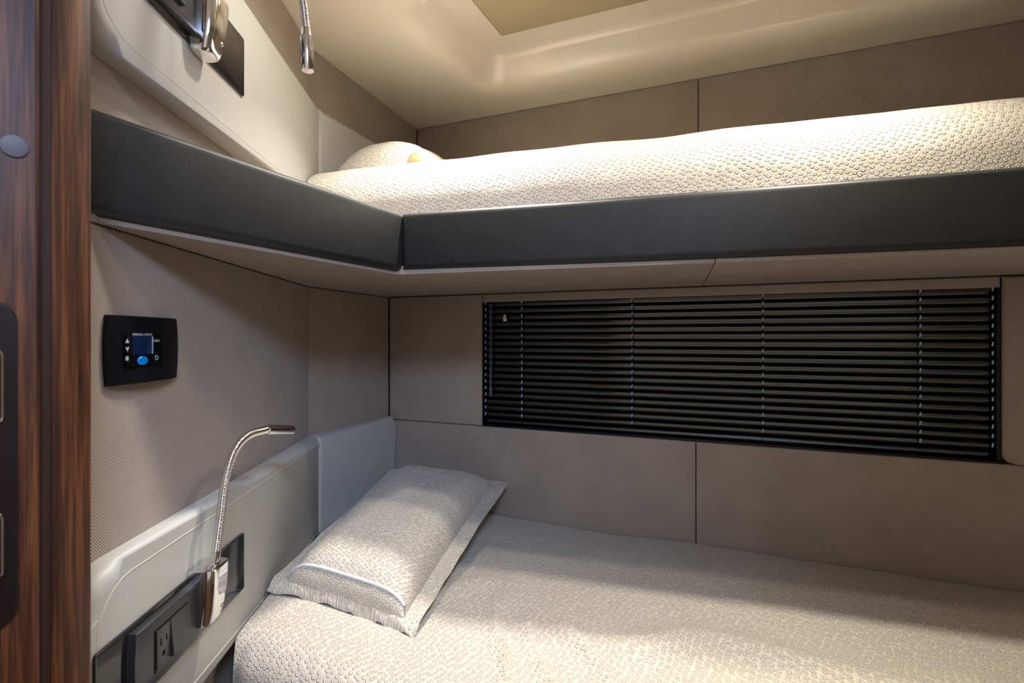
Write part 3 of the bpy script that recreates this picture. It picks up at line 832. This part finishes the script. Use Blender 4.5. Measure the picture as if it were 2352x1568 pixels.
    if zipper:
        P = []
        for k in range(41):
            u = -0.965+1.93*k/40; v = -0.955
            bu, bv = bodyuv(u, v); h = hp(u, v)
            P.append(plane(bu, bv)+nrm*(Tt*h+0.001))
        bm = bmesh.new(); tube(bm, P, 0.0028, 8); zp = obj('zip', bm, 'zip', r)
        bm = bmesh.new(); e = P[-1]; tube(bm, [e, e+Vector((0.002, -0.004, -0.008)), e+Vector((0.003, -0.006, -0.020))], [0.002, 0.0022, 0.0014], 6); obj('zip_pull', bm, 'chrome', zp)
    return r
def hz(x, y, z): return (x, y, z+H)
pillow('pillow', hz(-0.468, 1.010, -0.470), hz(-0.166, 0.905, -0.506), hz(-0.010, 1.515, -0.420), hz(-0.37, 1.615, -0.405), 0.080, 0.022, 0.035,
       'plump cream pillow with white zip on the lower berth', 0.020)
pillow('pillow', hz(-0.49, 1.35, 0.415), hz(-0.18, 1.27, 0.415), hz(-0.05, 1.68, 0.44), hz(-0.36, 1.77, 0.46), 0.105, 0.03, 0.03,
       'cream pillow half hidden behind the upper bunk mattress', 0.0, False, 2.3, wp(955, 382, 1.285))

# ------------------------------------------------------------------ ceiling downlights (above the picture) and the passage light
def downlight(x, y, watts, col, label, spread=math.pi):
    r = empty('ceiling_downlight', (x, y, CEIL+H)); tag(r, label, 'light', 'cabin ceiling downlights')
    bm = bmesh.new(); n = 28; prof = [(0.034, 0.0), (0.034, -0.002), (0.031, -0.0045), (0.026, -0.004), (0.024, -0.001)]
    rings = [[bm.verts.new((x+a*math.cos(2*math.pi*k/n), y+a*math.sin(2*math.pi*k/n), CEIL+H+b)) for k in range(n)] for a, b in prof]
    for p, q in zip(rings, rings[1:]):
        for k in range(n): bm.faces.new((p[k], p[(k+1) % n], q[(k+1) % n], q[k]))
    obj('bezel', bm, 'chrome', r)
    bm = bmesh.new(); bm.faces.new([bm.verts.new((x+0.0245*math.cos(2*math.pi*k/n), y+0.0245*math.sin(2*math.pi*k/n), CEIL+H-0.0012)) for k in range(n)])
    obj('lens', bm, 'lens', r)
    ld = bpy.data.lights.new('downlight_beam', 'AREA'); ld.shape = 'DISK'; ld.size = 0.044; ld.energy = watts; ld.color = col; ld.spread = spread
    lo = bpy.data.objects.new('downlight_beam', ld); COL.objects.link(lo); lo.location = (x, y, CEIL+H-0.006); put(lo, r)
    return r
for (x, y, wt, c), nm in zip(DOWNLIGHTS, ('chrome ceiling downlight nearest the left wall', 'middle chrome ceiling downlight over the bunk edge', 'chrome ceiling downlight nearest the foot end')):
    downlight(x, y, wt, c, nm, BEAM if x < 0.2 else math.radians(105))
for (x, y, wt, c), nm in zip(BERTH_LIGHTS, ('chrome ceiling downlight above the head of the upper bunk', 'chrome ceiling downlight above the middle of the upper bunk')):
    downlight(x, y, wt, c, nm, math.radians(105))
def light_panel(pos, aim, watts, col):
    c = Vector((pos[0], pos[1], pos[2]+H)); d = (Vector((aim[0], aim[1], aim[2]+H))-c).normalized()
    X = d.cross(Vector((0, 0, 1))).normalized(); Y = X.cross(d)
    r = empty('passage_spotlight', (c.x, c.y, CEIL+H)); tag(r, 'tilted cool white spotlight in the passage behind the doorway', 'light')
    L, W = 0.16, 0.09
    def ring(a, b, o): return [c+X*sx*a+Y*sy*b+d*o for sx, sy in ((-1, -1), (1, -1), (1, 1), (-1, 1))]
    bm = bmesh.new()
    R = [[bm.verts.new(p) for p in ring(L+e, W+e, o)] for e, o in ((0.006, -0.03), (0.014, -0.02), (0.014, 0.004), (0.002, 0.004), (0.0, -0.001))]
    for p, q in zip(R, R[1:]):
        for k in range(4): bm.faces.new((p[k], p[(k+1) % 4], q[(k+1) % 4], q[k]))
    bm.faces.new(R[0][::-1])
    obj('housing', bm, 'white', r, smooth=False)
    bm = bmesh.new(); bm.faces.new([bm.verts.new(p) for p in ring(L, W, 0.0)]); obj('diffuser', bm, 'white', r, smooth=False)
    bm = bmesh.new(); tube(bm, [c-d*0.028, c-d*0.045+Vector((0, 0, 0.02)), Vector((c.x, c.y, CEIL+H))], 0.008, 10); obj('bracket', bm, 'chrome', r)
    ld = bpy.data.lights.new('spotlight_beam', 'AREA'); ld.shape = 'RECTANGLE'; ld.size = 2*L; ld.size_y = 2*W; ld.energy = watts; ld.color = col; ld.spread = math.radians(66)
    lo = bpy.data.objects.new('spotlight_beam', ld); COL.objects.link(lo); lo.location = c+d*0.008
    lo.rotation_euler = d.to_track_quat('-Z', 'Y').to_euler(); put(lo, r)
light_panel(*PASSAGE_LIGHT)
# the cabin stands square to the hull: turn the finished plan so that the hull side runs along x
TURN = Matrix.Rotation(math.atan2(-DB[1], DB[0]), 4, 'Z')
for me in {o.data for o in bpy.data.objects if o.type == 'MESH'}: me.transform(TURN)
for o in bpy.data.objects:
    o.location = TURN @ Vector(o.location)
    if o.type in ('CAMERA', 'LIGHT'): o.rotation_euler = (TURN @ o.rotation_euler.to_matrix().to_4x4()).to_euler()
